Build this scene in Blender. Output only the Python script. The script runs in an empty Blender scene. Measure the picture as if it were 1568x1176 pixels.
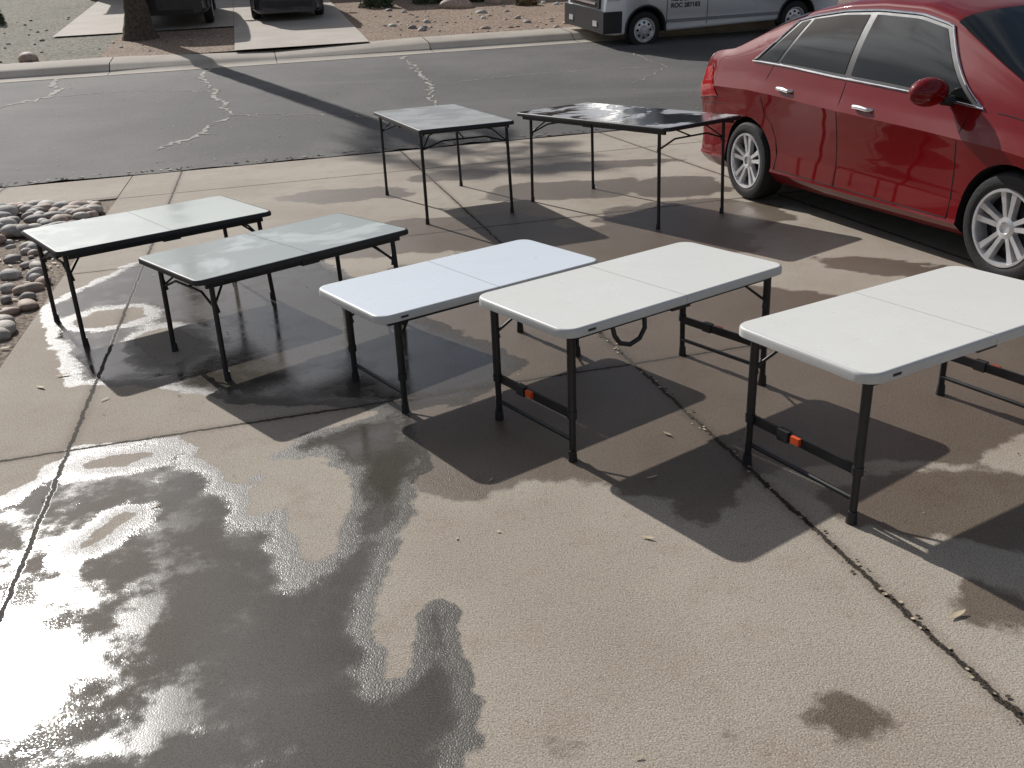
import bpy, bmesh, numpy as np, math, random
from mathutils import Vector, Matrix
random.seed(7); rng=np.random.default_rng(7)
SC=bpy.context.scene; COL=SC.collection
SC.view_settings.view_transform='Standard'; SC.view_settings.look='None'; SC.view_settings.exposure=0

# ------------------------------------------------------------------ materials
def newmat(name):
    m=bpy.data.materials.new(name); m.use_nodes=True
    nt=m.node_tree; b=nt.nodes['Principled BSDF']; return m,nt,b
def node(nt,t,**kw):
    n=nt.nodes.new(t)
    for k,v in kw.items():
        if k.startswith('i_'):
            key=k[2:]; key=int(key) if key.isdigit() else key.replace('_',' ')
            n.inputs[key].default_value=v
        else: setattr(n,k,v)
    return n
def lk(nt,a,b): nt.links.new(a,b)
def mathn(nt,op,a,b=None,c=None,clamp=False):
    n=nt.nodes.new('ShaderNodeMath'); n.operation=op; n.use_clamp=clamp
    for i,x in enumerate((a,b,c)):
        if x is None: continue
        if isinstance(x,(int,float)): n.inputs[i].default_value=x
        else: nt.links.new(x,n.inputs[i])
    return n.outputs[0]
def mixc(nt,f,a,b,mode='MIX'):
    n=nt.nodes.new('ShaderNodeMix'); n.data_type='RGBA'; n.blend_type=mode
    if isinstance(f,(int,float)): n.inputs[0].default_value=f
    else: nt.links.new(f,n.inputs[0])
    for i,x in ((6,a),(7,b)):
        if isinstance(x,tuple): n.inputs[i].default_value=(*x,1) if len(x)==3 else x
        else: nt.links.new(x,n.inputs[i])
    return n.outputs[2]
def ramp(nt,fac,p0,p1):
    n=nt.nodes.new('ShaderNodeMapRange'); n.interpolation_type='SMOOTHSTEP'
    nt.links.new(fac,n.inputs[0]); n.inputs[1].default_value=p0; n.inputs[2].default_value=p1
    return n.outputs[0]
def noise(nt,vec,scale,detail=3,rough=.55,dist=0):
    n=nt.nodes.new('ShaderNodeTexNoise'); n.inputs['Scale'].default_value=scale
    n.inputs['Detail'].default_value=detail; n.inputs['Roughness'].default_value=rough; n.inputs['Distortion'].default_value=dist
    nt.links.new(vec,n.inputs['Vector']); return n.outputs['Fac']
def ocoord(nt): return nt.nodes.new('ShaderNodeTexCoord').outputs['Object']
def bump(nt,h,strength,dist,b):
    n=nt.nodes.new('ShaderNodeBump'); n.inputs['Distance'].default_value=dist
    if isinstance(strength,(int,float)): n.inputs['Strength'].default_value=strength
    else: nt.links.new(strength,n.inputs['Strength'])
    nt.links.new(h,n.inputs['Height']); nt.links.new(n.outputs[0],b.inputs['Normal'])
def simple(name,col,rough=.5,metal=0,coat=0,var=.12,nscale=12,bmp=0,bscale=80,spec=.5,rvar=.08):
    m,nt,b=newmat(name); v=ocoord(nt)
    n1=noise(nt,v,nscale,3)
    c=mixc(nt,ramp(nt,n1,.3,.7),tuple(x*(1-var) for x in col),tuple(min(1,x*(1+var)) for x in col))
    lk(nt,c,b.inputs['Base Color'])
    r=mathn(nt,'MULTIPLY_ADD',n1,rvar*2,rough-rvar,clamp=True); lk(nt,r,b.inputs['Roughness'])
    b.inputs['Metallic'].default_value=metal; b.inputs['Coat Weight'].default_value=coat
    b.inputs['Coat Roughness'].default_value=.03; b.inputs['Specular IOR Level'].default_value=spec
    if bmp: bump(nt,noise(nt,v,bscale,2),bmp,.01,b)
    return m
MBLK=simple('black_powdercoat',(.018,.018,.02),.42,var=.3)
MPLA=simple('black_plastic',(.022,.022,.024),.5,var=.2)
MORA=simple('orange_plastic',(.75,.1,.02),.45)
MRUB=simple('tyre_rubber',(.02,.02,.021),.75,bmp=.3,bscale=60)
MALU=simple('alloy_metal',(.70,.70,.72),.32,metal=.6)
MCHR=simple('chrome_trim',(.8,.8,.82),.12,metal=1,rvar=.03)
MDRK=simple('dark_cavity',(.008,.008,.009),.9)
MGLS=simple('tinted_glass',(.010,.013,.013),.04,coat=.0,rvar=.01,var=.05)
MRED=simple('red_car_paint',(.19,.002,.004),.45,metal=.0,coat=.85,var=.04,nscale=3,rvar=.02,spec=.05)
MTAIL=simple('red_lamp_lens',(.5,.012,.012),.12,coat=1,rvar=.02)
MLAMP=simple('clear_lamp_lens',(.55,.57,.6),.15,coat=1)
MWHP=simple('white_van_paint',(.90,.91,.92),.35,coat=.6,var=.01)
MGRY=simple('grey_moulding',(.25,.25,.26),.5)
MDKP=simple('dark_grey_paint',(.03,.032,.036),.3,metal=.3,coat=.8)
MDKB=simple('dark_blue_paint',(.012,.016,.03),.3,metal=.3,coat=.8)
MPLATE=simple('licence_plate_white',(.7,.7,.68),.4)
MINK=simple('black_lettering',(.02,.02,.025),.5)

# ------------------------------------------------------------------ mesh builder
class MB:
    def __init__(s): s.v=[];s.f=[];s.m=[]
    def add(s,vs,fs,m=0):
        o=len(s.v); s.v+= [tuple(map(float,p)) for p in vs]; s.f+=[tuple(i+o for i in f) for f in fs]; s.m+=[m]*len(fs)
    def grid(s,P,m=0,closeu=False,closev=False,flip=False):
        P=np.asarray(P); nu,nv=P.shape[:2]; fs=[]
        for i in range(nu if closeu else nu-1):
            for j in range(nv if closev else nv-1):
                a=i*nv+j;b=((i+1)%nu)*nv+j;c=((i+1)%nu)*nv+(j+1)%nv;d=i*nv+(j+1)%nv
                fs.append((a,d,c,b) if flip else (a,b,c,d))
        s.add(P.reshape(-1,3),fs,m)
    def box(s,c,sz,m=0,R=None):
        hx,hy,hz=[q/2 for q in sz]; vs=[]
        for x in(-hx,hx):
            for y in(-hy,hy):
                for z in(-hz,hz):
                    p=Vector((x,y,z)); p=R@p if R is not None else p
                    vs.append((p.x+c[0],p.y+c[1],p.z+c[2]))
        s.add(vs,[(0,1,3,2),(4,6,7,5),(0,4,5,1),(2,3,7,6),(0,2,6,4),(1,5,7,3)],m)
    def tube(s,path,r,m=0,seg=10,caps=True,closed=False):
        path=[Vector(p) for p in path]; n=len(path); rs=r if isinstance(r,(list,tuple)) else [r]*n
        rings=[]; prev=None
        for i,p in enumerate(path):
            a=path[(i-1)%n] if (closed or i>0) else p; b=path[(i+1)%n] if (closed or i<n-1) else p
            t=(b-a).normalized()
            if prev is None:
                u=t.orthogonal().normalized()
            else:
                u=(prev-t*prev.dot(t)); u=u.normalized() if u.length>1e-6 else t.orthogonal().normalized()
            prev=u; w=t.cross(u)
            rings.append([tuple(p+(u*math.cos(2*math.pi*k/seg)+w*math.sin(2*math.pi*k/seg))*rs[i]) for k in range(seg)])
        s.grid(rings,m,closeu=closed,closev=True)
        if caps and not closed:
            s.add(rings[0],[tuple(range(seg))],m); s.add(rings[-1],[tuple(range(seg))[::-1]],m)
    def lathe(s,prof,m=0,seg=32,c=(0,0,0),axis='y'):
        P=[]
        for r,h in prof:
            row=[]
            for k in range(seg):
                a=2*math.pi*k/seg
                row.append((c[0]+r*math.cos(a),c[1]+h,c[2]+r*math.sin(a)) if axis=='y' else (c[0]+r*math.cos(a),c[1]+r*math.sin(a),c[2]+h))
            P.append(row)
        s.grid(P,m,closev=True,flip=(axis=='y'))
    def obj(s,name,mats,parent=None,angle=35,smooth=True):
        me=bpy.data.meshes.new(name); me.from_pydata(s.v,[],s.f)
        for m in mats: me.materials.append(m)
        me.polygons.foreach_set('material_index',s.m)
        me.update()
        bm=bmesh.new(); bm.from_mesh(me); bmesh.ops.recalc_face_normals(bm,faces=bm.faces); bm.to_mesh(me); bm.free()
        if smooth:
            me.polygons.foreach_set('use_smooth',[True]*len(me.polygons)); me.set_sharp_from_angle(angle=math.radians(angle))
        o=bpy.data.objects.new(name,me); COL.objects.link(o)
        if parent: o.parent=parent
        return o
def empty(name,M):
    o=bpy.data.objects.new(name,None); o.empty_display_size=.2; COL.objects.link(o); o.matrix_world=M; return o

# ------------------------------------------------------------------ site frame
E=np.array([.9708,.24]); D=np.array([-.24,.9708])   # along street / along driveway
SL=.0986; DR=11.4; DC=19.0
def gz(d):
    if d<DR: return 0.
    z=SL*(min(d,46)-DR)
    if d>DC: z+=.12*min(1,(d-DC)/.5)
    return z
def W(e,d,dz=0): return (e*E[0]+d*D[0], e*E[1]+d*D[1], gz(d)+dz)
def strip(name,e0,e1,ds,mat,dz,ne=2,thick=None):
    mb=MB(); es=np.linspace(e0,e1,ne)
    mb.grid([[W(e,d,dz) for e in es] for d in ds],0,flip=True)
    if thick:
        for ee in (e0,e1): mb.grid([[W(ee,d,dz),W(ee,d,dz-thick)] for d in ds])
        for dd in (ds[0],ds[-1]): mb.grid([[W(e,dd,dz),W(e,dd,dz-thick)] for e in es])
    return mb.obj(name,[mat],angle=30)

def gravel_mat(name,c1,c2,c3,sc):
    m,nt,b=newmat(name); v=ocoord(nt)
    vo=node(nt,'ShaderNodeTexVoronoi'); vo.inputs['Scale'].default_value=sc; lk(nt,v,vo.inputs['Vector'])
    cc=mixc(nt,ramp(nt,noise(nt,v,.8,4),.35,.65),c1,c2)
    sep=node(nt,'ShaderNodeSeparateColor'); lk(nt,vo.outputs['Color'],sep.inputs[0])
    cc=mixc(nt,mathn(nt,'MULTIPLY',sep.outputs[0],.75),cc,c3)
    cc=mixc(nt,ramp(nt,vo.outputs['Distance'],.2,.95),cc,tuple(x*.4 for x in c1))
    lk(nt,cc,b.inputs['Base Color']); b.inputs['Roughness'].default_value=.9; b.inputs['Specular IOR Level'].default_value=.2
    bump(nt,mathn(nt,'MULTIPLY',vo.outputs['Distance'],-1.0),.5,.012,b)
    return m
MGRAV=gravel_mat('gravel',(.32,.21,.145),(.41,.29,.205),(.52,.42,.33),22)
MSOIL=gravel_mat('soil_gravel',(.22,.165,.12),(.30,.235,.18),(.40,.33,.27),38)
MGRS=gravel_mat('dry_grass_gravel',(.22,.21,.15),(.30,.28,.21),(.40,.36,.30),16)
ground=strip('ground',-160,160,[-60,0,9,DR,15,DC,DC+.5,24,30,38,46,220],MSOIL,-.05,9)
strip('garden_gravel',-14,-1.56,[-3,3,9.94],MSOIL,-.018,5)
strip('gravel_yard',-2.9,60,[DC+.9,21,24,28,32,46],MGRAV,.004,9)
strip('grass_yard',-60,-2.9,[DC+.9,21,24,28,32,46],MGRS,.0,9)

m,nt,b=newmat('asphalt'); v=ocoord(nt)
sp=noise(nt,v,120,2,.7)
c=mixc(nt,ramp(nt,noise(nt,v,.35,5,.6),.35,.68),(.085,.081,.076),(.145,.137,.128))
c=mixc(nt,ramp(nt,sp,.54,.70),c,(.32,.305,.28))
mp=node(nt,'ShaderNodeMapping'); mp.inputs['Rotation'].default_value=(0,0,-.2424); mp.inputs['Scale'].default_value=(.12,1.3,1); lk(nt,v,mp.inputs[0])
c=mixc(nt,ramp(nt,noise(nt,mp.outputs[0],1.0,3),.5,.75),c,(.17,.162,.15))
lk(nt,c,b.inputs['Base Color']); b.inputs['Roughness'].default_value=.82; b.inputs['Specular IOR Level'].default_value=.35
bump(nt,sp,.5,.005,b); MASP=m
mb=MB(); es=np.linspace(-60,60,800)
jit=np.convolve(rng.normal(0,1,806),np.ones(3)/3,'valid')[:800]*.06
rows=[[W(e,DR-.02+jit[i],.0) for i,e in enumerate(es)]]+[[W(e,d,.0) for e in es] for d in(11.8,13,15,17,18.6,DC)]
rows=[[(p[0],p[1],p[2]+(.006 if k==0 else .012)) for p in r] for k,r in enumerate(rows)]
mb.grid(rows,0,flip=True); mb.obj('road',[MASP])
MCRK=simple('crack_filler',(.38,.355,.31),.85,var=.35,nscale=9,bmp=.4)
def ribbon(mb,pts,w,lift,wob=.05,seg=.08):
    P=[np.array(p,float) for p in pts]; Q=[]
    for a,b2 in zip(P[:-1],P[1:]):
        n=max(2,int(np.linalg.norm(b2-a)/seg))
        for i in range(n): Q.append(a+(b2-a)*i/n+rng.normal(0,wob,2)*(0 if i==0 and a is P[0] else 1))
    Q.append(P[-1]); row=[]
    for i,q in enumerate(Q):
        t=Q[min(i+1,len(Q)-1)]-Q[max(i-1,0)]; t/=np.linalg.norm(t)+1e-9; n=np.array([-t[1],t[0]])
        ww=w*rng.uniform(.1,1.2)
        r=[]
        for sg in(-1,1):
            p=q+n*ww*sg/2; d=float(p@D); r.append((p[0],p[1],gz(d)+lift))
        row.append(r)
    mb.grid(row,0)
mb=MB()
for pts,w in (([(-4.33,11.8),(-4.06,12.3),(-3.95,13.1),(-3.85,13.65),(-4.2,14.58),(-4.5,15.2),(-4.59,15.57),(-5.2,17),(-5.38,18.3)],.09),
  ([(-9,14.3),(-7.75,14.88),(-7.27,15.57),(-7.4,16.3),(-7.9,17.1),(-7.7,17.6)],.10),
  ([(-.92,14.1),(-1.05,15.0),(-1.05,15.66),(-1.4,17),(-1.76,18.6)],.08),
  ([(-3.9,13.7),(-2.6,13.6),(-1.0,13.0)],.025),([(-7.3,15.6),(-5.9,15.9),(-4.55,15.6)],.025),
  ([(-.92,14.1),(-.6,13.2),(-.9,12.2)],.03),([(2.2,15.2),(3.0,16.5),(2.6,18.2)],.025),([(-1.0,15.7),(1.0,16.4),(3,16.6)],.02)):
    ribbon(mb,pts,w,.0165,.035 if w<.05 else .05)
mb.obj('road_cracks',[MCRK])

def conc_simple(name,c1,c2):
    m,nt,b=newmat(name); v=ocoord(nt)
    c=mixc(nt,ramp(nt,noise(nt,v,1.2,5,.6),.3,.7),c1,c2)
    f_=noise(nt,v,90,2,.7)
    c=mixc(nt,ramp(nt,f_,.5,.75),c,tuple(x*.6 for x in c1))
    lk(nt,c,b.inputs['Base Color']); b.inputs['Roughness'].default_value=.85
    bump(nt,f_,.3,.004,b); return m
MCUR=conc_simple('kerb_concrete',(.46,.40,.33),(.56,.50,.42))
mb=MB(); prof=[(DC-.36,.018),(DC-.02,.014),(DC+.06,.04),(DC+.16,.12),(DC+.24,.145),(DC+.95,.15),(DC+.96,-.02)]
def zc_(d): return SL*(d-DR)
k=-60.
while k<60:
    k2=k+3.02; 
    mb.grid([[ (e*E[0]+d*D[0],e*E[1]+d*D[1],zc_(d)+dz-(0.07 if (-.6<e<2.6 and dz>.1) else 0)) for e in (k+.008,k2-.008)] for d,dz in prof],0,flip=True)
    k=k2
mb.obj('far_kerb',[MCUR],angle=50)
MDW2=conc_simple('pale_concrete',(.50,.44,.37),(.58,.52,.45))
mb=MB()
mb.grid([[W(e,d,.034) for e in (-.35,.9,2.3)] for d in (DC+.75,22.4,25.7,29,33.5)],0,flip=True)
mb.grid([[W(e,d,.034) for e in (-4.3,-2,-.36)] for d in (23.7,28,33.5)],0,flip=True)
mb.obj('neighbour_driveway',[MDW2])

# ------------------------------------------------------------------ our driveway with wet attribute
e0,e1,d0,d1=-1.55,8.0,-2.5,11.35
es=np.arange(e0,e1+.001,.035); ds=np.arange(d0,d1+.001,.035)
EE,DD=np.meshgrid(es,ds); X=EE*E[0]+DD*D[0]; Y=EE*E[1]+DD*D[1]
def sdf(poly):
    poly=np.array(poly,float); inside=np.zeros(X.shape,bool); dist=np.full(X.shape,9.)
    for a,b2 in zip(poly,np.roll(poly,-1,0)):
        ab=b2-a; t=np.clip(((X-a[0])*ab[0]+(Y-a[1])*ab[1])/(ab@ab+1e-9),0,1)
        dist=np.minimum(dist,np.hypot(X-a[0]-t*ab[0],Y-a[1]-t*ab[1]))
        c=((a[1]>Y)!=(b2[1]>Y))&(X<(b2[0]-a[0])*(Y-a[1])/(b2[1]-a[1]+1e-12)+a[0]); inside^=c
    return np.where(inside,dist,-dist)
def blob(x,y,rx,ry,ang=0):
    c,s=math.cos(ang),math.sin(ang); u=(X-x)*c+(Y-y)*s; w=-(X-x)*s+(Y-y)*c
    return (1-np.sqrt((u/rx)**2+(w/ry)**2))*min(rx,ry)
A=sdf([(-1.91,3.50),(-1.43,3.56),(-1.334,3.398),(-1.13,3.10),(-1.01,3.07),(-1.025,3.30),(-.9,3.5),(-.478,3.70),(-.34,3.23),(-.38,2.92),(-.41,2.54),(-.44,2.17),(-.386,1.94),(-.32,2.0),(-.318,2.218),(-.263,2.283),(-.2,2.2),(-.188,2.088),(-.12,1.84),(-.15,1.7),(-.18,1.5),(-.3,.9),(-3,.9),(-3,3.2),(-1.98,3.1)])
isl=sdf([(-1.02,3.25),(-.8,3.3),(-.669,3.15),(-.62,2.9),(-.616,2.635),(-.687,2.417),(-.74,2.6),(-.868,2.876),(-.968,2.797),(-1.0,3.0)])
isl=np.maximum(isl,sdf([(-1.55,2.68),(-1.48,2.7),(-1.4,2.92),(-1.46,2.93)]))
isl=np.maximum(isl,blob(-1.6,3.35,.13,.05,.3))
A=np.minimum(A,-isl)
B=sdf([(-2.78,6.6),(-3.0,5.6),(-2.65,4.95),(-2.2,4.2),(-1.75,4.15),(-1.25,3.85),(-.73,3.76),(-.5,3.66),(-.2,3.74),(.1,4.2),(-.5,5.0),(-.9,5.7),(-1.45,6.6),(-2.2,7.1)])
B=np.minimum(B,-blob(-2.42,5.3,.22,.18)); B=np.minimum(B,-blob(-1.9,4.75,.15,.3,.5))
wet=np.maximum(A,B)
C=sdf([(-.6,4.3),(-.5,3.6),(-.40,3.0),(-.14,2.90),(.1,3.0),(.35,2.9),(.55,2.6),(.75,2.5),(.8,2.9),(1.2,3.0),(1.7,2.9),(2.4,3.3),(2.6,4.6),(1.6,5.2),(1.1,5.4),(.6,5.7),(.2,6.0),(-.4,6.5)])
for a in ((-1.49,8.78,.7,.35),(-.42,7.0,.9,.6),(.62,8.43,.9,.45),(.875,6.3,.9,.7),(1.5,7.1,.8,.6),(2.33,5.5,.42,.2,-.7),(1.6,2.65,.5,.3),(1.33,2.16,.08,.1),(.81,1.71,.08,.06),(.38,1.62,.14,.04,.3),(.2,1.65,.07,.03),(-.35,5.4,.8,.8),(-1.2,6.8,.9,.5),(2.6,3.9,.7,.6),(1.0,9.6,.8,.3),(-.5,9.5,.5,.3),(.3,6.2,.6,.6),(1.6,8.3,.5,.5),(1.1,5.5,.5,.4)):
    C=np.maximum(C,blob(*a))
wv=np.clip(.5+wet/.26,0,1); cv=np.clip(.5+C/.45,0,1)
me=bpy.data.meshes.new('driveway'); nv=len(es); nd=len(ds)
V=np.stack([X,Y,np.zeros_like(X)],-1).reshape(-1,3)
idx=np.arange(nv*nd).reshape(nd,nv)
F=np.stack([idx[:-1,:-1],idx[:-1,1:],idx[1:,1:],idx[1:,:-1]],-1).reshape(-1,4)
me.from_pydata(V.tolist(),[],F.tolist())
for nm,arr in(('wet',wv),('damp',cv)):
    at=me.attributes.new(nm,'FLOAT','POINT'); at.data.foreach_set('value',arr.reshape(-1).astype(np.float32))
drv=bpy.data.objects.new('driveway',me); COL.objects.link(drv)

def concrete(name,joint_e,joint_d,wetmask=True):
    m,nt,b=newmat(name); v=ocoord(nt)
    big=noise(nt,v,.7,4,.6); med=noise(nt,v,4.5,5,.65); fine=noise(nt,v,190,1,.6); mid=noise(nt,v,45,3,.7)
    c=mixc(nt,ramp(nt,big,.35,.65),(.44,.385,.315),(.355,.30,.24))
    c=mixc(nt,mathn(nt,'MULTIPLY',ramp(nt,med,.5,.72),.5),c,(.31,.235,.17))
    c=mixc(nt,mathn(nt,'MULTIPLY',ramp(nt,fine,.53,.66),.6),c,(.16,.13,.105))
    c=mixc(nt,mathn(nt,'MULTIPLY',mathn(nt,'SUBTRACT',1.0,ramp(nt,fine,.34,.44)),.5),c,(.64,.58,.50))
    c=mixc(nt,mathn(nt,'MULTIPLY',ramp(nt,mid,.52,.75),.45),c,(.21,.165,.13))
    sx=node(nt,'ShaderNodeSeparateXYZ'); lk(nt,v,sx.inputs[0]); x,y=sx.outputs[0],sx.outputs[1]
    ee=mathn(nt,'ADD',mathn(nt,'MULTIPLY',x,float(E[0])),mathn(nt,'MULTIPLY',y,float(E[1])))
    dd=mathn(nt,'ADD',mathn(nt,'MULTIPLY',x,float(D[0])),mathn(nt,'MULTIPLY',y,float(D[1])))
    jn=noise(nt,v,11,4,.75)
    wb=mathn(nt,'MULTIPLY_ADD',jn,.035,-.0175)
    ds_=None
    for q,L in((ee,joint_e),(dd,joint_d)):
        for val in L:
            a=mathn(nt,'ABSOLUTE',mathn(nt,'ADD',mathn(nt,'SUBTRACT',q,val),wb))
            ds_=a if ds_ is None else mathn(nt,'MINIMUM',ds_,a)
    wd=mathn(nt,'MULTIPLY_ADD',mid,.018,-.002)
    dj=mathn(nt,'SUBTRACT',ds_,wd)
    J=mathn(nt,'SUBTRACT',1.0,ramp(nt,dj,.0,.006))
    halo=mathn(nt,'SUBTRACT',1.0,ramp(nt,dj,.0,.05))
    c=mixc(nt,mathn(nt,'MULTIPLY',halo,.35),c,(.16,.12,.09))
    b.inputs['Specular IOR Level'].default_value=.35
    jc=mixc(nt,ramp(nt,fine,.5,.6),(.016,.013,.010),(.09,.068,.045))
    if wetmask:
        aw=node(nt,'ShaderNodeAttribute',attribute_name='wet').outputs['Fac']
        ad=node(nt,'ShaderNodeAttribute',attribute_name='damp').outputs['Fac']
        wn=noise(nt,v,5.5,6,.62)
        n=mathn(nt,'SUBTRACT',wn,.5)
        wv_=mathn(nt,'ADD',aw,mathn(nt,'MULTIPLY',n,.8))
        wt=ramp(nt,wv_,.46,.53)
        pd=ramp(nt,wv_,.60,.95)
        n2=mathn(nt,'SUBTRACT',noise(nt,v,2.3,6,.6),.5)
        dv=mathn(nt,'ADD',ad,mathn(nt,'MULTIPLY',n2,1.2))
        dp=ramp(nt,dv,.47,.57)
        dmp=mixc(nt,1.0,c,(.40,.36,.33),'MULTIPLY')
        wcl=mixc(nt,1.0,c,(.22,.225,.23),'MULTIPLY')
        c=mixc(nt,dp,c,dmp); c=mixc(nt,wt,c,wcl)
        c=mixc(nt,mathn(nt,'MULTIPLY',ramp(nt,big,.5,.6),mathn(nt,'MULTIPLY',wt,.25)),c,(.07,.042,.025))
        c=mixc(nt,J,c,jc)
        lk(nt,c,b.inputs['Base Color'])
        lk(nt,mathn(nt,'MULTIPLY_ADD',mathn(nt,'MAXIMUM',wt,dp),.15,.35),b.inputs['Specular IOR Level'])
        r1=mathn(nt,'MULTIPLY_ADD',wt,-.42,.85)
        r1=mathn(nt,'MAXIMUM',mathn(nt,'SUBTRACT',r1,mathn(nt,'MULTIPLY',dp,.42)),.26)
        rw=mathn(nt,'MULTIPLY_ADD',ramp(nt,med,.42,.62),.16,.035)
        mr=node(nt,'ShaderNodeMix'); mr.data_type='FLOAT'; lk(nt,pd,mr.inputs[0]); lk(nt,r1,mr.inputs[2]); lk(nt,rw,mr.inputs[3])
        rr=mathn(nt,'MAXIMUM',mr.outputs[0],mathn(nt,'MULTIPLY',J,.85))
        lk(nt,rr,b.inputs['Roughness'])
        h=mathn(nt,'ADD',mathn(nt,'MULTIPLY',fine,.6),mathn(nt,'MULTIPLY',mid,.5))
        keep=mathn(nt,'SUBTRACT',1.0,mathn(nt,'MULTIPLY',pd,.88))
        h=mathn(nt,'MULTIPLY',h,keep)
        bump(nt,h,.55,.005,b)
    else:
        c=mixc(nt,J,c,jc)
        lk(nt,c,b.inputs['Base Color']); b.inputs['Roughness'].default_value=.85
        bump(nt,fine,.5,.004,b)
    return m
MDRV=concrete('driveway_concrete',(-1.01,1.56,4.15),(3.82,6.94,9.9))
me.materials.append(MDRV)
MSWK=concrete('sidewalk_concrete',(-2.9,-4.4,-5.9,-7.4,-8.9),(10.02,),False)
strip('sidewalk',-60,-1.56,[9.95,10.6,11.33],MSWK,-.001,5,.1)
strip('sidewalk',8.01,60,[9.95,10.6,11.33],MSWK,-.001,5,.1)

# ------------------------------------------------------------------ rocks
def icos(n):
    ico=bmesh.new(); bmesh.ops.create_icosphere(ico,subdivisions=n,radius=1); V=np.array([v.co[:] for v in ico.verts]); F=[tuple(v.index for v in f.verts) for f in ico.faces]; ico.free(); return V,F
icoV,icoF=icos(3); ic2=icos(2)
def rock(mb,p,s,mi,flat=.55,rough=.12,lo=False):
    V0,F0=ic2 if lo else (icoV,icoF)
    V=V0.copy(); k=rng.normal(0,1,(4,3))*1.3; ph=rng.uniform(0,6,4)
    f=1+rough*sum(np.sin(V@k[i]+ph[i]) for i in range(4))/2
    V=V*f[:,None]*np.array([s*rng.uniform(.85,1.35),s*rng.uniform(.65,.95),s*flat])
    a=rng.uniform(0,6.28); t=rng.normal(0,.2)
    R=np.array(Matrix.Rotation(a,3,'Z')@Matrix.Rotation(t,3,'X')); V=V@R.T+np.array(p); mb.add(V,F0,mi)
RM=[simple('river_rock_grey',(.40,.37,.34),.7,var=.25,nscale=20,bmp=.3),simple('river_rock_pink',(.46,.35,.28),.7,var=.25,nscale=20,bmp=.3),
    simple('river_rock_dark',(.27,.24,.22),.7,var=.25,nscale=20,bmp=.3),simple('river_rock_pale',(.55,.50,.43),.7,var=.2,nscale=20,bmp=.3)]
mb=MB()
for d in np.arange(3.9,8.3,.17):
    for q in range(2):
        if q==1 and rng.uniform()<.4: continue
        e=-1.67-rng.uniform(0,.10)-q*.16; x,y,_=W(e+rng.normal(0,.03)-max(0,(d-6.8))*.15,d+rng.normal(0,.05)); rock(mb,(x,y,-.0),rng.uniform(.045,.09),int(rng.integers(0,4)))
for i in range(210):
    a=rng.uniform(0,6.28); r=math.sqrt(rng.uniform())
    e=-2.75+1.25*r*math.cos(a); d=9.1+.78*r*math.sin(a)
    if e>-1.64: continue
    x,y,_=W(e,d); rock(mb,(x,y,.02+.12*(1-r)),rng.uniform(.05,.115),int(rng.integers(0,4)))
for i in range(140):
    e=-1.9-abs(rng.normal(0,.6)); d=rng.uniform(3,8.8); x,y,_=W(e,d); rock(mb,(x,y,-.01),rng.uniform(.015,.045),int(rng.integers(0,4)),lo=True)
mb.obj('river_rocks',RM,angle=60)
mb=MB()
for i in range(70):
    e=rng.uniform(3,10); d=rng.uniform(20.3,22.6) if i<45 else rng.uniform(22,27)
    rock(mb,W(e,d,.0),rng.uniform(.04,.13),int(rng.integers(0,4)),.6,lo=True)
for e,d,s in((-4.2,20.3,.2),(5.3,25.1,.35),(6.4,25.6,.3),(-5.5,20.8,.13)): rock(mb,W(e,d,.05),s,1,.6)
for i in range(200):
    e=rng.uniform(-9,9); d=rng.uniform(20,28)
    if -.6<e<2.5: continue
    rock(mb,W(e,d,.01),rng.uniform(.02,.05),int(rng.integers(0,4)),.6,lo=True)
mb.obj('landscape_rocks',RM,angle=60)
MLEAF=simple('dry_leaf',(.50,.42,.28),.7,var=.35,nscale=6)
MDEB=simple('dark_debris',(.06,.045,.03),.9,var=.4)
mb=MB()
def leaf(x,y,z,s,a,m=0,wd=.2):
    n=7; row=[]
    for i in range(n):
        t=i/(n-1); w=wd*math.sin(math.pi*t)**.8*s+.0004; px=(t-.5)*s; cz=z+.004+.12*s*(t-.5)**2*2
        r=[]
        for q in(-1,0,1):
            qx=px; qy=q*w; r.append((x+qx*math.cos(a)-qy*math.sin(a),y+qx*math.sin(a)+qy*math.cos(a),cz+abs(q)*.15*w+.05*s*t))
        row.append(r)
    mb.grid(row,m)
for x,y,s,a in((.42,2.55,.045,-.5),(1.22,2.07,.065,.4),(.62,3.3,.05,-1),(.5,2.95,.05,.3),(-2.3,4.35,.08,.4),(-2.35,4.2,.07,-.6),(-1.95,4.0,.05,1),(.25,1.62,.025,.2),(-1.35,2.95,.04,.6),(-.1,3.0,.03,1)): leaf(x,y,.001,s,a,0,.12)
for i in range(130):
    e=rng.uniform(-1.5,4.5); d=rng.uniform(1.2,10.5); x,y,_=W(e,d); leaf(x,y,.0,rng.uniform(.006,.022),rng.uniform(0,6.28),int(rng.integers(0,2)))
for i in range(300):
    e=-1.6-abs(rng.normal(0,.5)); d=rng.uniform(2.5,9); x,y,_=W(e,d); leaf(x,y,-.012,rng.uniform(.02,.07),rng.uniform(0,6.28))
for i in range(260):
    x,y,_=W(1.56+rng.normal(0,.012),rng.uniform(1.0,7)); leaf(x,y,.0,rng.uniform(.006,.018),rng.uniform(0,6.28),int(rng.uniform()<.6),.35)
for i in range(900):
    e=rng.uniform(-9,7); x,y,_=W(e,11.40+abs(rng.normal(0,.2))); leaf(x,y,.016,rng.uniform(.01,.06),rng.uniform(0,6.28),int(rng.uniform()<.6),.3)
for i in range(700):
    e=rng.uniform(-12,6); d=rng.uniform(11.6,18.5); x,y,z=W(e,d); leaf(x,y,z+.014,rng.uniform(.015,.045),rng.uniform(0,6.28))
mb.obj('fallen_leaves',[MLEAF,MDEB])

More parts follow.
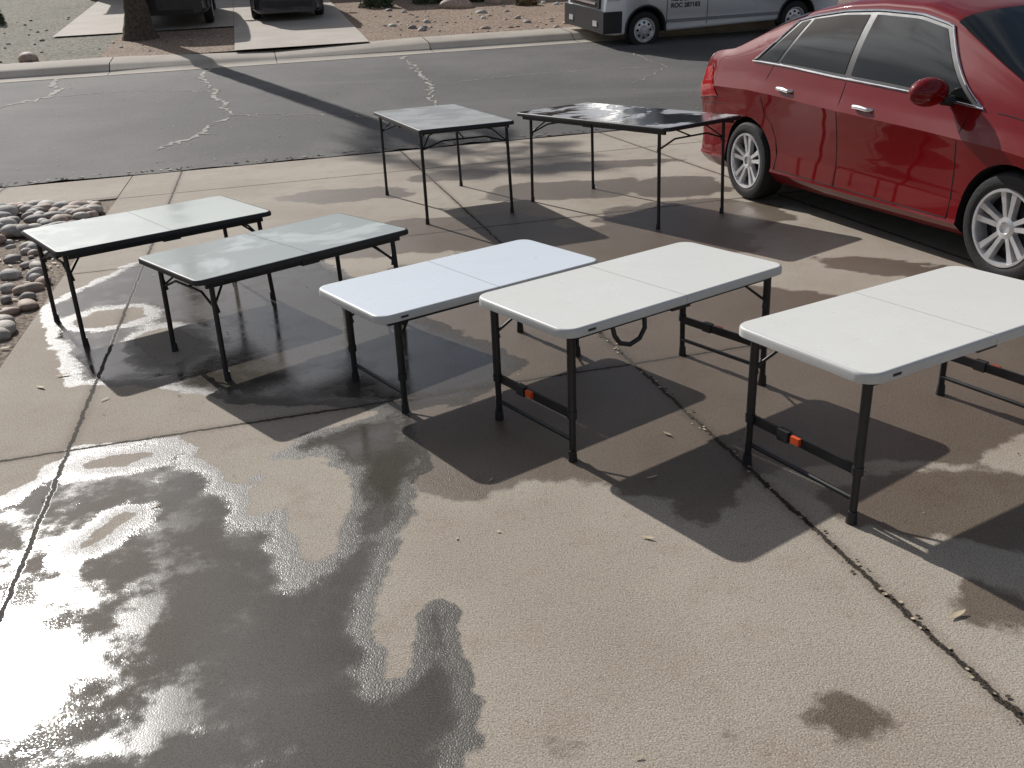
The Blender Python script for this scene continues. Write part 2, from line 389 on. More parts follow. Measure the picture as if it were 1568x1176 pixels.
# ------------------------------------------------------------------ folding tables
def top_mat(name,c1,c2,rough,wetness=0,sc=3.0,p=(.4,.62),drops=0):
    m,nt,b=newmat(name); v=ocoord(nt)
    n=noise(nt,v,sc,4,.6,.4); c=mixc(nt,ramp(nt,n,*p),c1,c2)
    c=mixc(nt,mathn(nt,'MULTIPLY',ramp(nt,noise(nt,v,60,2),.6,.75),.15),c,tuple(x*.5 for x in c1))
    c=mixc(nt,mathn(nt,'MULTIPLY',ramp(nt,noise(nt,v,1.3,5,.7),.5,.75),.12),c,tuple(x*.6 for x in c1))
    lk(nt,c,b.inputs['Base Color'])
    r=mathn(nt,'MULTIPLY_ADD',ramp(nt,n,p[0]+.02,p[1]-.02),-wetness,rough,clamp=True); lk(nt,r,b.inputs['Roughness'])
    bump(nt,noise(nt,v,130 if drops else 260,1),.2 if drops else .10,.001,b); return m
TW=top_mat('white_plastic',(.80,.795,.74),(.83,.825,.775),.32,.05)
TWB=top_mat('white_plastic_blue',(.76,.82,.88),(.78,.85,.91),.32,.05)
TWS=top_mat('white_plastic_rim',(.60,.60,.58),(.64,.64,.62),.42,0)
TG5=top_mat('pale_grey_top',(.74,.79,.73),(.82,.86,.81),.24,.16,drops=1)
TG4=top_mat('grey_top',(.42,.46,.44),(.58,.62,.60),.22,.16,2.0,(.46,.56),drops=1)
TG6=top_mat('grey_top_far',(.58,.60,.60),(.70,.72,.72),.24,.15,drops=1)
TG7=top_mat('wet_black_top',(.010,.012,.016),(.46,.47,.48),.07,-.2,2.3,(.47,.53))  # pale patches paint sky reflections into the colour, along with wet and dirty mottling
def rrect(x0,x1,hw,r,ins,side,n=8):
    P=[(x0,-hw+ins)]
    X1=x1-ins; H=hw-ins; rr=max(r-ins,.002)
    for a in np.linspace(-math.pi/2,0,n): P.append((X1-rr+rr*math.cos(a),-H+rr+rr*math.sin(a)))
    for a in np.linspace(0,math.pi/2,n): P.append((X1-rr+rr*math.cos(a),H-rr+rr*math.sin(a)))
    P.append((x0,hw-ins))
    return [(side*x,y) for x,y in P]
def table(cx,cy,yaw,Z,L,Wd,ax,bx,topm,rim,style,th=.034,handle=False):
    root=empty('folding_table',Matrix.Translation((cx,cy,0))@Matrix.Rotation(yaw,4,'Z'))
    mb=MB(); r=.065 if style!='dark' else .05
    for sd in(1,-1):
        rings=[(0.012,Z-th+.004),(0,Z-th),(0,Z-.012),(.002,Z-.005),(.006,Z-.001),(.011,Z)]
        if style=='dark': rings.append((.015,Z))
        R=[[ (x,y,z) for x,y in rrect(.0012,L/2,Wd/2,r,i,sd)] for i,z in rings]
        mb.grid(R,1,closev=True,flip=sd<0)
        n=len(R[0]); mb.add(R[-1],[tuple(range(n))],0)
        mb.add([(x,y,Z-.022) for x,y in rrect(.0012,L/2,Wd/2,r,.012,sd)],[tuple(range(n))],1)
    mb.obj('tabletop',[topm,rim],root,50)
    f=MB(); lr=.013 if style=='dark' else .0145; zt=Z-.03
    for yy in(-1,1):
        f.box((0,yy*(Wd/2-.045),Z-.042),(L-.12,.018,.03),0)
    for sx in(-1,1):
        x=sx*ax
        f.tube([(x,-bx-.015,zt-.012),(x,bx+.015,zt-.012)],.011)
        for sy in(-1,1):
            y=sy*bx
            if style=='dark':
                f.tube([(x,y,zt),(x+sx*.012,y+sy*.01,.02)],lr)
            else:
                f.tube([(x,y,zt),(x+sx*.004,y,Z*.36)],lr+.0025); f.tube([(x+sx*.004,y,Z*.40),(x+sx*.006,y,.02)],lr-.001)
                f.tube([(x+sx*.004,y,Z*.36-.02),(x+sx*.004,y,Z*.36+.01)],lr+.005,1)
            f.tube([(x+sx*.008,y+(sy*.01 if style=='dark' else 0),.045),(x+sx*.008,y+(sy*.01 if style=='dark' else 0),.0)],[lr+.002,lr+.005],1)
            zb=Z-.16
            f.tube([(x,y*.97,zb),(x-sx*.09,y*.75,Z-.075),(x-sx*.2,y*.35,Z-.045)],.006)
            f.tube([(x-sx*.012,y,zb-.03),(x,y,zb+.03)],.010)
        if style=='bar' :
            f.box((x-sx*.004,0,Z*.34),(.010,2*bx,.036),0)
            f.box((x+sx*.004,0.02,Z*.34+.004),(.022,.038,.026),2)
            f.box((x,.08,Z*.34),(.026,.05,.042),1)
            f.tube([(x,-bx,.085),(x,bx,.085)],.009)
        elif style=='tube':
            f.tube([(x,-bx,.085),(x,bx,.085)],.009)
        else:
            pts=[(x,-bx,Z-.17),(x-sx*.01,-bx*.5,Z-.115),(x-sx*.01,bx*.5,Z-.115),(x,bx,Z-.17)]
            f.tube(pts,.007)
            f.tube([(x-sx*.01,0,Z-.115),(x-sx*.32,0,Z-.05)],.006)
            f.tube([(x-sx*.3,-.1,Z-.05),(x-sx*.3,.1,Z-.05)],.007)
    for yy in(-1,1): f.box((0,yy*(Wd/2-.04),Z-.047),(.10,.022,.03),1)
    if handle:
        yh=-Wd/2+.015
        f.tube([(-.38,yh,Z-.03),(-.375,yh-.01,Z-.075),(-.35,yh-.012,Z-.11),(-.30,yh-.012,Z-.128),(-.25,yh-.012,Z-.115),(-.222,yh-.01,Z-.08),(-.215,yh,Z-.03)],.0095,1)
    f.box((-L/2+.12,-Wd/2-.001,Z-.018),(.035,.004,.008),1)
    f.obj('leg_frame',[MBLK,MPLA,MORA],root,40)
    return root
table(.535,3.645,.600,.56,1.219,.61,.545,.25,TW,TWS,'bar',handle=True)
table(1.476,3.06,.495,.56,1.219,.61,.545,.248,TW,TWS,'bar')
table(-.210,4.151,.61,.485,1.225,.63,.49,.24,TWB,TWS,'tube')
table(-1.207,4.757,.725,.535,1.25,.72,.53,.30,TG4,MPLA,'dark',.026)
table(-2.109,5.392,.665,.56,1.24,.79,.56,.29,TG5,MPLA,'dark',.026)
table(-.50,8.11,1.913,.76,1.62,.80,.69,.36,TG6,MPLA,'dark',.028)
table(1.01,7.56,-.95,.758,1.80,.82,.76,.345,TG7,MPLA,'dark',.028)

# ------------------------------------------------------------------ cars
def smooth_tab(tab,sig=.035):
    xs=np.linspace(tab[0][0],tab[-1][0],700); y=np.interp(xs,[t[0] for t in tab],[t[1] for t in tab])
    dx=xs[1]-xs[0]; n=int(3*sig/dx)+1; k=np.exp(-.5*(np.arange(-n,n+1)*dx/sig)**2); k/=k.sum()
    yp=np.concatenate([2*y[0]-y[1:n+1][::-1],y,2*y[-1]-y[-n-1:-1][::-1]]); return xs,np.convolve(yp,k,'valid')
SEDAN=dict(x0=-.995,x1=3.63,wb=2.70,zs=.19,R=.318,
 W=[(-.995,.66),(-.97,.74),(-.88,.82),(-.6,.865),(0,.88),(1.2,.885),(2.4,.88),(3,.86),(3.3,.81),(3.5,.70),(3.6,.56),(3.63,.48)],
 zb=[(-.995,.90),(-.9,1.02),(-.6,1.08),(0,1.09),(.5,1.06),(1,1.02),(2,.96),(2.6,.915),(3.0,.85),(3.4,.71),(3.63,.50)],
 zc=[(-.995,.96),(-.93,1.11),(-.75,1.16),(-.42,1.19),(-.1,1.31),(.2,1.43),(.5,1.51),(.85,1.56),(1.2,1.57),(1.6,1.545),(1.9,1.47),(2.35,1.23),(2.72,1.04),(3.0,.97),(3.35,.84),(3.55,.69),(3.63,.56)],
 cab=(-.42,2.72),glass=[((.05,.40),(.30,.50)),((.34,.54),(1.12,1.12)),((1.19,1.19),(2.30,1.86))],dlo=((-.03,.36),(2.40,1.90)),ws=(1.92,2.66),rw=(-.36,.42),mir=2.08)
SUV=dict(x0=-1.0,x1=3.9,wb=2.95,zs=.32,R=.385,
 W=[(-1.0,.80),(-.95,.88),(-.8,.94),(0,.96),(2.4,.96),(3.2,.95),(3.6,.9),(3.8,.8),(3.9,.7)],
 zb=[(-1.0,1.12),(-.8,1.15),(0,1.15),(2.2,1.12),(3.0,1.08),(3.6,1.0),(3.9,.8)],
 zc=[(-1.0,1.2),(-.95,1.6),(-.75,1.82),(-.4,1.88),(1.0,1.9),(1.7,1.86),(2.1,1.7),(2.65,1.28),(3.0,1.22),(3.6,1.12),(3.85,.98),(3.9,.86)],
 cab=(-.9,2.6),glass=[((-.7,-.5),(.2,.2)),((.27,.27),(1.15,1.15)),((1.22,1.22),(2.2,1.75))],dlo=((-.76,-.55),(2.3,1.8)),ws=(1.95,2.6),rw=(-.97,-.8),mir=1.98)
OT=[0,.05,.11,.14,.3,.5,.68,.775,.80,.90,1]; OV=[-.10,-.05,-.010,-.020,-.032,-.024,-.004,.010,.002,-.030,-.055]
def carobj(name,M,P,paint):
    T={k:smooth_tab(P[k]) for k in('W','zb','zc')}
    f=lambda k,x: float(np.interp(x,*T[k]))
    def S(x,t,off=0):
        w=f('W',x);zb=f('zb',x);zc=max(f('zc',x),zb+.03);zs=P['zs']
        fl=sum(math.exp(-((x-xw)/.42)**2) for xw in(0,P['wb']))*.018
        wb=w-.055; zr=zb+.84*(zc-zb); wr=wb-.42*(zr-zb)-.015
        if t<=1: y=w+float(np.interp(t,OT,OV))+fl*math.sin(math.pi*min(1,t/.9))*(1 if t<.9 else 0); z=zs+(zb-zs)*t; n=(1,0.0)
        elif t<=2:
            s=t-1; y=wb+(wr-wb)*s+.022*math.sin(math.pi*s)*min(1,(zr-zb)/.3); z=zb+(zr-zb)*s; n=(.9,.42)
        else:
            a=(t-2)*math.pi/2; y=wr*math.cos(a)**.85 if a<1.5707 else 0; z=zr+(zc-zr)*math.sin(a)**.9; n=(math.cos(a)*.6,1)
        l=math.hypot(*n); return Vector((x,y+off*n[0]/l,z+off*n[1]/l))
    root=empty(name,M); mb=MB()
    xs=np.unique(np.concatenate([np.linspace(P['x0'],P['x0']+.15,8),np.linspace(P['x0']+.15,P['x1']-.15,90),np.linspace(P['x1']-.15,P['x1'],8)]))
    ts=list(np.unique(np.round(np.concatenate([np.array(OT),np.linspace(0,1,15),np.linspace(1,2,9),2+np.linspace(0,1,13)**1.3]),5)))
    rings=[]
    for x in xs:
        L=[S(x,t) for t in ts]; R=[Vector((p.x,-p.y,p.z)) for p in L[::-1][1:]]
        rings.append([tuple(p) for p in L+R])
    mb.grid(rings,0,closev=True)
    n=len(rings[0]); mb.add(rings[0],[tuple(range(n))],0); mb.add(rings[-1],[tuple(range(n))],0)
    body=mb.obj('body',[paint,MDRK],None,30)
    bm=bmesh.new(); bm.from_mesh(body.data); bmesh.ops.remove_doubles(bm,verts=bm.verts,dist=1e-5); bmesh.ops.recalc_face_normals(bm,faces=bm.faces); bm.to_mesh(body.data); bm.free()
    ra=P['R']+.04
    cut=MB()
    for xw in(0,P['wb']):
        for sy in(-1,1):
            seg=56
            A_=[(xw+ra*math.cos(2*math.pi*k/seg),sy*.58,P['R']+ra*math.sin(2*math.pi*k/seg)) for k in range(seg)]
            B_=[(p[0],sy*1.2,p[2]) for p in A_]
            cut.grid([A_,B_],0,closev=True); cut.add(A_,[tuple(range(seg))],0); cut.add(B_,[tuple(range(seg))],0)
    co=cut.obj('cutter',[MDRK],None)
    bm=bmesh.new(); bm.from_mesh(co.data); bmesh.ops.remove_doubles(bm,verts=bm.verts,dist=1e-5); bmesh.ops.recalc_face_normals(bm,faces=bm.faces); bm.to_mesh(co.data); bm.free()
    md=body.modifiers.new('b','BOOLEAN'); md.operation='DIFFERENCE'; md.object=co; md.solver='EXACT'
    bpy.context.view_layer.update(); dg=bpy.context.evaluated_depsgraph_get()
    nm=bpy.data.meshes.new_from_object(body.evaluated_get(dg)); body.modifiers.clear(); body.data=nm
    bpy.data.objects.remove(co)
    for p in nm.polygons:
        c=p.center; dk=False
        for xw in(0,P['wb']):
            if abs(math.hypot(c.x-xw,c.z-P['R'])-ra)<.008 and abs(c.y)<1 and abs(p.normal.y)<.7: dk=True
            if abs(abs(c.y)-.58)<.01 and math.hypot(c.x-xw,c.z-P['R'])<ra: dk=True
        if c.z<P['zs']+.01: dk=True
        p.material_index=1 if dk else 0; p.use_smooth=True
    nm.set_sharp_from_angle(angle=math.radians(28)); body.parent=root
    g=MB()
    def patch(q,t0,t1,off,m,sg,nu=24,nt_=9):
        (xl0,xl1),(xr0,xr1)=q; G=[]
        for i in range(nu+1):
            row=[]
            for j in range(nt_+1):
                s=j/nt_; a=i/nu; x=(xl0+(xl1-xl0)*s)*(1-a)+(xr0+(xr1-xr0)*s)*a
                p=S(x,t0+(t1-t0)*s,off); row.append((p.x,sg*p.y,p.z))
            G.append(row)
        g.grid(G,m)
    for sg in(-1,1):
        T3=lambda p:(p.x,sg*p.y,p.z)
        patch(P['dlo'],1.05,1.95,.003,1,sg)
        for q in P['glass']: patch(q,1.10,1.90,.006,0,sg)
        (a0,a1),(b0,b1)=P['dlo']; loop=[]
        for i in range(30): loop.append(S(a0+(b0-a0)*i/29,1.045,.006))
        for j in range(1,10): s=j/10; loop.append(S(b0+(b1-b0)*s,1.045+.91*s,.006))
        for i in range(30): loop.append(S(b1+(a1-b1)*i/29,1.955,.006))
        for j in range(1,10): s=1-j/10; loop.append(S(a0+(a1-a0)*s,1.045+.91*s,.006))
        g.tube([T3(p) for p in loop],.008,2,8,closed=True)
        for xa,xb in((1.155,1.155),(2.26,2.30),):
            g.tube([T3(S(xa+(xb-xa)*(t-.1)/.9,t,-.001)) for t in np.linspace(.13,1.0,12)],.0035,3,6)
        arch=[(.40,.13),(.42,.25),(.40,.40),(.34,.52),(.24,.62),(.20,.75),(.22,.9),(.26,1.0)]
        g.tube([T3(S(x,t,-.001)) for x,t in arch],.0035,3,6)
        g.tube([T3(S(x,.135,.001)) for x in np.linspace(.40,2.26,20)],.0035,3,6)
        g.tube([T3(S(x,.62,-.001)) for x in np.linspace(P['x0']+.05,-.40,10)],.003,3,6)
        g.tube([T3(S(x,1.03,-.001)) for x in np.linspace(2.5,P['x1']-.35,20)],.0035,3,6)
        for hx in(.42,1.33):
            p=S(hx,.84,.024); q=S(hx+.17,.84,.024); 
            g.tube([(p.x-.005,sg*(p.y-.03),p.z),(p.x+.015,sg*p.y,p.z),((p.x+q.x)/2,sg*(p.y+.006),p.z),(q.x-.015,sg*q.y,q.z),(q.x+.005,sg*(q.y-.03),q.z)],[.012,.014,.014,.014,.012],2,10)
        mx=P['mir']; b0_=S(mx+.05,1.08,.0)
        V=icoV*np.array([.085,.13,.085]); V=V+np.array([b0_.x-.02,sg*(b0_.y+.15),b0_.z+.05]); V[:,0]=np.maximum(V[:,0],b0_.x-.065); g.add(V,icoF,4)
        g.tube([(b0_.x+.02,sg*(b0_.y-.02),b0_.z-.01),(b0_.x,sg*(b0_.y+.07),b0_.z)],[.035,.03],1)
        patch(((P['x0']+.02,P['x0']+.06),(P['x0']+.50,P['x0']+.30)),.68,.97,.006,5,sg,12,5)
        patch(((P['x1']-.55,P['x1']-.42),(P['x1']-.08,P['x1']-.08)),.80,.99,.006,6,sg,12,5)
    for x0_,x1_ in(P['ws'],P['rw']):
        G=[]
        for i in range(17):
            x=x0_+(x1_-x0_)*i/16
            L=[S(x,t,.005) for t in np.linspace(2.05,3,10)]; row=[tuple(p) for p in L]+[(p.x,-p.y,p.z) for p in L[::-1][1:]]
            G.append(row)
        g.grid(G,0)
    g.box((P['x0']-.012,0,.62 if P is SEDAN else .75),(.01,.32,.16),7)
    g.box((P['x0']-.004,0,.36),(.02,1.1,.10),1)
    g.box((P['x1']+.003,0,.42),(.02,.8,.18),1)
    g.obj('glass_and_trim',[MGLS,MPLA,MCHR,MDRK,paint,MTAIL,MLAMP,MPLATE],root,35)
    k=P['R']/.318
    for xw in(0,P['wb']):
        for sy in(-1,1):
            w=MB(); yo=f('W',xw)-.012
            def pr(L): return [(r*k,h) for r,h in L]
            w.lathe(pr([(.222,-.004),(.232,.006),(.262,.012),(.295,.004),(.312,-.018),(.318,-.06),(.318,-.15),(.310,-.19),(.28,-.21),(.222,-.205)]),0,48)
            w.lathe(pr([(.226,-.002),(.222,.008),(.208,.008),(.202,-.012),(.197,-.19)]),1,48)
            w.lathe(pr([(.204,-.08),(.001,-.08)]),2,32)
            w.lathe(pr([(.150,-.072),(.15,-.065),(.05,-.065)]),3,32)
            w.lathe(pr([(.066,-.05),(.062,-.014),(.036,-.008),(.030,-.018),(.001,-.018)]),1,24)
            for s5 in range(5):
                for dv in(-.17,.17):
                    a0_=.3+2*math.pi*s5/5+dv*1.6; a1_=.3+2*math.pi*s5/5+dv*1.15
                    pi=np.array([.045*math.cos(a0_),0,.045*math.sin(a0_)])*k; po=np.array([.211*math.cos(a1_),0,.211*math.sin(a1_)])*k
                    dr=(po-pi)/np.linalg.norm(po-pi); tn=np.array([-dr[2],0,dr[0]])
                    sec=[]
                    for s,wd,yy in((0,.016,-.016),(.5,.017,-.008),(1,.024,.002)):
                        c_=pi+(po-pi)*s
                        sec.append([tuple(c_+tn*wd*k+np.array([0,yy-.035,0])),tuple(c_+tn*wd*k*.8+np.array([0,yy,0])),tuple(c_-tn*wd*k*.8+np.array([0,yy,0])),tuple(c_-tn*wd*k+np.array([0,yy-.035,0]))])
                    w.grid(sec,1,closev=True)
            w.v=[(x+xw,(yo+y)*sy,z+P['R']) for x,y,z in w.v]
            w.obj('wheel',[MRUB,MALU,MDRK,MPLA],root,38)
    return root
def frame(pos,fw,up=(0,0,1)):
    x=Vector(fw).normalized(); z=Vector(up).normalized(); y=z.cross(x).normalized(); z=x.cross(y)
    M=Matrix((x,y,z)).transposed().to_4x4(); M.translation=Vector(pos); return M
hd=np.array([math.cos(-1.2754),math.sin(-1.2754)]); lf=np.array([-hd[1],hd[0]])
pc=np.array([2.05,7.602])+lf*.86
carobj('parked_car',frame((pc[0],pc[1],0),(hd[0],hd[1],0)),SEDAN,MRED)
UP=(Vector((D[0],D[1],SL)).normalized()); NU=Vector((E[0],E[1],0)).cross(UP).normalized()
p=W(.97,25.0,.035); carobj('parked_car',frame(p,UP,NU),SEDAN,MDKB)
p=W(-1.75,24.7,.04); carobj('parked_suv',frame(p,UP,NU),SUV,MDKP)

# ------------------------------------------------------------------ van
def van():
    yaw=.30; fwd=Vector((-math.cos(yaw),-math.sin(yaw),0)); fwd.z=SL*(fwd.x*D[0]+fwd.y*D[1]); 
    side=Vector((0,0,1)).cross(fwd).normalized()
    f0=Vector((3.0,19.25,0)); f0.z=gz(f0.x*D[0]+f0.y*D[1])+.012
    org=f0-side*.93-fwd.normalized()*3.45
    root=empty('delivery_van',frame(org,fwd,NU))
    wb=3.45; zs=.32
    prof=[(-1.0,zs+.06),(-1.03,.6),(-1.02,2.3),(-.92,2.50),(2.9,2.52),(3.3,2.42),(3.62,2.1),(3.92,1.62),(4.0,1.42),(4.22,1.26),(4.30,1.05),(4.32,.62),(4.28,zs),(4.1,zs-.03)]
    n=len(prof)
    mb=MB()
    secs=[]
    for y,ins in((-1.0,0.06),(-.985,.02),(-.94,0),(.94,0),(.985,.02),(1.0,.06)):
        c=np.mean(np.array(prof),0); secs.append([((x-c[0])*(1-ins/2.2)+c[0], y,(z-c[1])*(1-ins)+c[1]) for x,z in prof])
    mb.grid(secs,0,closev=True); mb.add(secs[0],[tuple(range(n))],0); mb.add(secs[-1],[tuple(range(n))],0)
    body=mb.obj('body',[MWHP,MDRK],None,40)
    bm=bmesh.new(); bm.from_mesh(body.data); bmesh.ops.remove_doubles(bm,verts=bm.verts,dist=1e-5); bmesh.ops.recalc_face_normals(bm,faces=bm.faces); bm.to_mesh(body.data); bm.free()
    cut=MB(); seg=40; ra=.41; R=.355
    for xw in(0,wb):
        for sy in(-1,1):
            A_=[(xw+ra*math.cos(2*math.pi*k/seg),sy*.68,R+.02+ra*math.sin(2*math.pi*k/seg)) for k in range(seg)]; B_=[(q[0],sy*1.3,q[2]) for q in A_]
            cut.grid([A_,B_],0,closev=True); cut.add(A_,[tuple(range(seg))],0); cut.add(B_,[tuple(range(seg))],0)
    co=cut.obj('cutter',[MDRK],None)
    bm=bmesh.new(); bm.from_mesh(co.data); bmesh.ops.remove_doubles(bm,verts=bm.verts,dist=1e-5); bmesh.ops.recalc_face_normals(bm,faces=bm.faces); bm.to_mesh(co.data); bm.free()
    md=body.modifiers.new('b','BOOLEAN'); md.object=co; md.solver='EXACT'; bpy.context.view_layer.update()
    nm=bpy.data.meshes.new_from_object(body.evaluated_get(bpy.context.evaluated_depsgraph_get())); body.modifiers.clear(); body.data=nm; bpy.data.objects.remove(co)
    for p in nm.polygons:
        c=p.center; dk=any((abs(math.hypot(c.x-xw,c.z-R-.02)-ra)<.012 and abs(p.normal.y)<.5) or (abs(abs(c.y)-.68)<.01 and math.hypot(c.x-xw,c.z-R-.02)<ra) for xw in(0,wb))
        p.material_index=1 if dk else 0
    body.parent=root
    g=MB()
    g.box((4.17,0,.54),(.40,2.03,.40),0); g.box((4.27,0,.92),(.16,1.5,.30),0); g.box((4.355,0,.98),(.03,1.2,.05),2); g.box((4.36,0,.86),(.02,1.2,.04),2)
    for sy in(-1,1):
        g.box((4.15,sy*.88,1.06),(.26,.26,.26),3); g.box((4.37,sy*.62,.5),(.03,.2,.1),3)
        g.box((1.72,sy*1.003,.50),(2.55,.02,.06),8)
        for xw in(0,wb):
            g.tube([(xw+(ra+.02)*math.cos(a),sy*.992,R+.02+(ra+.02)*math.sin(a)) for a in np.linspace(-.15,math.pi+.15,24)],.025,0,8)
        g.box((2.1,sy*.999,1.35),(.012,.012,1.9),1); g.box((3.0,sy*.999,1.1),(.012,.012,1.3),1)
        g.box((2.32,sy*1.01,1.15),(.16,.03,.05),0)
        g.add([(2.2,sy*1.003,1.45),(3.25,sy*1.003,1.40),(3.05,sy*1.003,2.05),(2.2,sy*1.003,2.1)],[(0,1,2,3)],4)
        g.box((3.2,sy*1.12,1.5),(.1,.16,.34),0)
        for xw in(0,wb):
            for pf,m_ in(([(.225,0),(.27,.012),(.335,.0),(.355,-.04),(.355,-.18),(.33,-.22),(.22,-.22)],5),([(.228,.004),(.215,.004),(.205,-.03),(.19,-.04),(.09,-.02),(.07,.01),(.001,.012)],6)):
                P_=[[ (xw+r*math.cos(2*math.pi*k/36),sy*(.955+h),R+r*math.sin(2*math.pi*k/36)) for k in range(36)] for r,h in pf]; g.grid(P_,m_,closev=True)
            for k in range(8):
                a=2*math.pi*k/8; g.tube([(xw+.14*math.cos(a),sy*.915,R+.14*math.sin(a)),(xw+.14*math.cos(a),sy*.935,R+.14*math.sin(a))],.024,7,8)
    g.add([(3.66,-.8,2.06),(3.66,.8,2.06),(3.97,.88,1.61),(3.97,-.88,1.61)],[(0,1,2,3)],4)
    g.obj('trim_and_wheels',[MPLA,MPLA,MCHR,MLAMP,MGLS,MRUB,MALU,MDRK,MGRY],root,40)
    for txt,x,z,s in(('ROC 286238',2.82,.86,.12),('ROC 287183',2.82,.74,.12),('SERVICE 1-800',1.75,.92,.24)):
        cu=bpy.data.curves.new('lettering','FONT'); cu.body=txt; cu.size=s; cu.extrude=.001; cu.offset=.0035; cu.materials.append(MINK)
        o=bpy.data.objects.new('lettering',cu); COL.objects.link(o); o.parent=root
        o.matrix_local=Matrix.Translation((x+.1,1.006,z))@Matrix.Rotation(math.pi,4,'Z')@Matrix.Rotation(math.pi/2,4,'X')
van()

# ------------------------------------------------------------------ palm tree
MBARK=simple('palm_bark',(.10,.075,.055),.9,var=.4,nscale=18,bmp=1,bscale=14)
MFRD=simple('palm_frond',(.05,.085,.03),.6,var=.4,nscale=2)
root=empty('palm_tree',Matrix.Translation(W(-2.35,22.7)))
mb=MB(); Hh=7.2; rows=[]
for i in range(70):
    t=i/69; z=t*Hh-.1; r=(.20+.19*math.exp(-z*2.2)+.012*(i%2))*(1-.15*t)
    rows.append([(r*(1+.05*math.sin(5*a+i))*math.cos(a)+.12*math.sin(t*2),r*math.sin(a),z) for a in np.linspace(0,2*math.pi,20,endpoint=False)])
mb.grid(rows,0,closev=True); mb.obj('trunk',[MBARK],root)
mb=MB()
for i in range(38):
    az=i*2.399; el=math.radians(70-115*(i/38)); L=rng.uniform(.7,.95)
    dr=Vector((math.cos(az)*math.cos(el),math.sin(az)*math.cos(el),math.sin(el))); b0=Vector((.1,0,Hh)); tip=b0+dr*L+Vector((0,0,-.1))
    mb.tube([b0,tip],.014,0,5); sdv=dr.cross(Vector((0,0,1))).normalized(); upv=sdv.cross(dr)
    for k in range(17):
        a=math.radians(-80+10*k); q=dr*math.cos(a)+sdv*math.sin(a); l=.62*(1-.25*abs(a)/1.4)*rng.uniform(.85,1.1)
        q2=tip+q*l*.6; q3=tip+q*l+Vector((0,0,-.18*l)); nn=q.cross(upv).normalized()*.022
        mb.add([tip,q2+nn,q3,q2-nn],[(0,1,2,3)],0)
mb.obj('fronds',[MFRD],root,smooth=False)

# ------------------------------------------------------------------ house
MSTU=simple('stucco',(.45,.36,.27),.9,var=.08,bmp=.3,bscale=40); MROOF=simple('roof_tiles',(.20,.12,.085),.8,var=.3,nscale=20,bmp=.6,bscale=10)
MTRM=simple('white_trim',(.6,.58,.54),.6); MGAR=simple('garage_door',(.5,.46,.4),.5)
def house():
    a=math.atan2(E[1],E[0]); o=W(0,30.0); root=empty('stucco_house',Matrix.Translation((o[0],o[1],o[2]-.15))@Matrix.Rotation(a,4,'Z'))
    mb=MB()
    for x0,x1,y0,y1,h in((-4.6,2.9,2.6,11,2.9),(2.92,18,0,11.1,2.8)):
        mb.box(((x0+x1)/2,(y0+y1)/2,h/2),(x1-x0,y1-y0,h),0)
        o_=.6; X0,X1,Y0,Y1=x0-o_,x1+o_,y0-o_,y1+o_; ym=(Y0+Y1)/2; rh=1.7; ins=(Y1-Y0)/2*.8
        ins=min(ins,(X1-X0)/2-.1)
        z=h+.005
        mb.add([(X0,Y0,z),(X1,Y0,z),(X1,Y1,z),(X0,Y1,z),(X0+ins,ym,z+rh),(X1-ins,ym,z+rh)],[(0,1,5,4),(1,2,5),(2,3,4,5),(3,0,4),(0,3,2,1)],1)
        mb.box(((X0+X1)/2,Y0-.012,z-.08),(X1-X0,.02,.16),2)
    mb.box((1.0,2.58,1.1),(2.6,.06,2.2),3); mb.box((-2.4,2.58,1.1),(2.6,.06,2.2),3)
    for k in range(4): mb.box((1.0,2.545,.3+.52*k),(2.5,.012,.02),2); mb.box((-2.4,2.545,.3+.52*k),(2.5,.012,.02),2)
    for x in(5.5,11,15):
        mb.box((x,-.02,1.5),(1.8,.06,1.2),2); mb.box((x,-.05,1.5),(1.6,.03,1.0),4); mb.box((x,-.07,1.5),(.05,.03,1.0),2)
    mb.box((8.2,-.03,1.05),(.95,.06,2.1),5)
    mb.obj('walls_and_roof',[MSTU,MROOF,MTRM,MGAR,MGLS,simple('door_wood',(.12,.05,.03),.5)],root,smooth=False)
house()
MSHR=simple('shrub_leaves',(.06,.085,.035),.7,var=.5,nscale=5); MSHB=simple('dry_shrub',(.17,.12,.06),.8,var=.4,nscale=5)
for e,d,s,mt in((3.4,26.3,.45,MSHR),(4.9,26.6,.5,MSHR),(6.2,26.4,.4,MSHR),(8.6,26.6,.5,MSHR),(7.1,24.8,.28,MSHB),(-6.5,27.5,.6,MSHR)):
    mb=MB(); 
    for i in range(900):
        v=rng.normal(0,1,3); v/=np.linalg.norm(v); r=s*(rng.uniform(.35,1)**.5)*(1+.2*math.sin(4*v[0]+3*v[1])); c=v*r; c[2]=abs(c[2])*.9
        t=rng.normal(0,1,3); t/=np.linalg.norm(t); u=np.cross(t,v); u/=np.linalg.norm(u)+1e-6; l=.07*rng.uniform(.6,1.3)
        mb.add([c-t*l,c+u*l*.35,c+t*l,c-u*l*.35],[(0,1,2,3)])
    o=mb.obj('shrub',[mt],smooth=False); o.location=W(e,d)

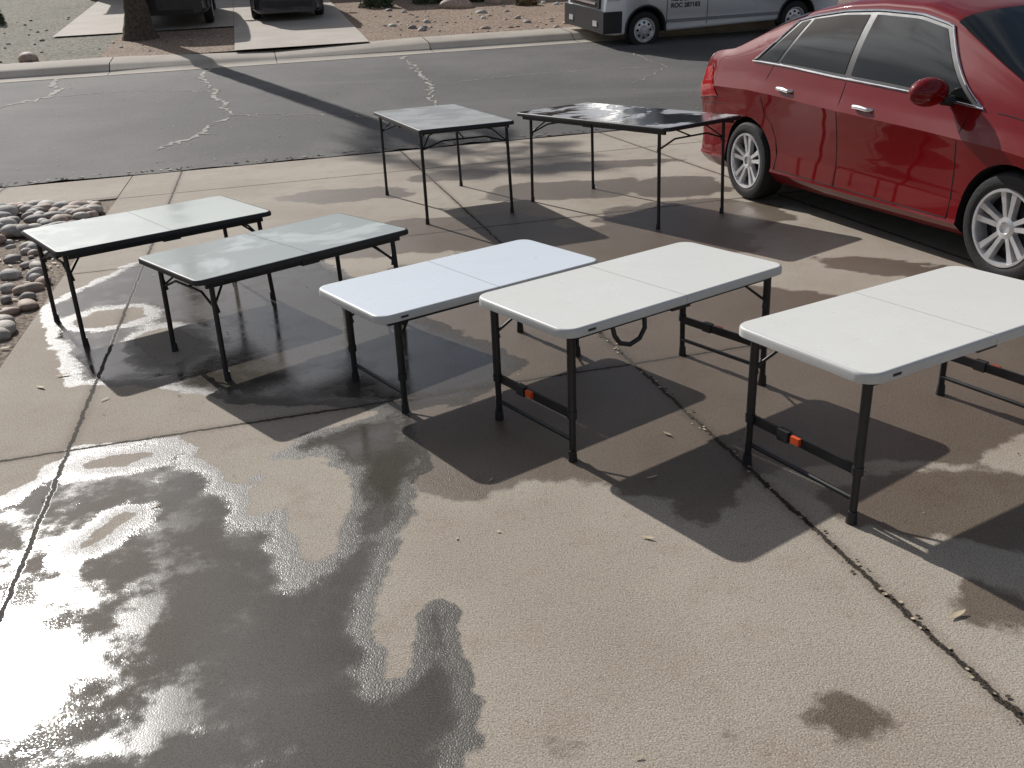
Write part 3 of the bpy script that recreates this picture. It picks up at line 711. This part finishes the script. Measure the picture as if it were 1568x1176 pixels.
# ------------------------------------------------------------------ light, sky, camera
AZ=math.radians(-34.5); EL=math.radians(33.5)
sd=Vector((math.sin(AZ)*math.cos(EL),math.cos(AZ)*math.cos(EL),math.sin(EL)))
sl=bpy.data.lights.new('sun','SUN'); sl.energy=4.0; sl.angle=math.radians(.53); sl.color=(1,.97,.93)
so=bpy.data.objects.new('sun',sl); COL.objects.link(so); so.rotation_euler=sd.to_track_quat('Z','Y').to_euler()
w=bpy.data.worlds.new('World'); SC.world=w; w.use_nodes=True; nt=w.node_tree; bg=nt.nodes['Background']
sky=nt.nodes.new('ShaderNodeTexSky'); sky.sky_type='NISHITA'; sky.sun_disc=False; sky.sun_elevation=EL; sky.sun_rotation=AZ
sky.dust_density=1.5; sky.air_density=1.0; sky.ozone_density=1.5
tc=nt.nodes.new('ShaderNodeTexCoord'); mp=nt.nodes.new('ShaderNodeMapping'); mp.inputs['Scale'].default_value=(1,1,2.2); lk(nt,tc.outputs['Generated'],mp.inputs[0])
cl=ramp(nt,noise(nt,mp.outputs[0],3.0,5,.62,.3),.40,.64)
dp=nt.nodes.new('ShaderNodeVectorMath'); dp.operation='DOT_PRODUCT'; lk(nt,tc.outputs['Generated'],dp.inputs[0]); dp.inputs[1].default_value=tuple(sd)
pw=mathn(nt,'POWER',mathn(nt,'MAXIMUM',dp.outputs['Value'],0.0),18.0)
cb=mathn(nt,'MULTIPLY_ADD',pw,56.0,6.5)
cv_=nt.nodes.new('ShaderNodeCombineXYZ'); lk(nt,cb,cv_.inputs[0]); lk(nt,cb,cv_.inputs[1]); lk(nt,mathn(nt,'MULTIPLY',cb,1.03),cv_.inputs[2])
cm=mixc(nt,mathn(nt,'MULTIPLY_ADD',cl,.65,.04),sky.outputs[0],cv_.outputs[0])
lk(nt,cm,bg.inputs['Color']); bg.inputs['Strength'].default_value=.055
p,r,H,f=.4043,-.0561,1.676,1386.5
Fw=Vector((0,math.cos(p),-math.sin(p)));R0=Vector((1,0,0));U0=Vector((0,math.sin(p),math.cos(p)))
R2=R0*math.cos(r)+U0*math.sin(r);U2=-R0*math.sin(r)+U0*math.cos(r)
cd=bpy.data.cameras.new('camera'); cd.sensor_width=36; cd.lens=36*f/1568; cd.clip_start=.05; cd.clip_end=1000
co=bpy.data.objects.new('camera',cd); COL.objects.link(co)
M=Matrix((R2,U2,-Fw)).transposed().to_4x4(); M.translation=(0,0,H); co.matrix_world=M
SC.camera=co
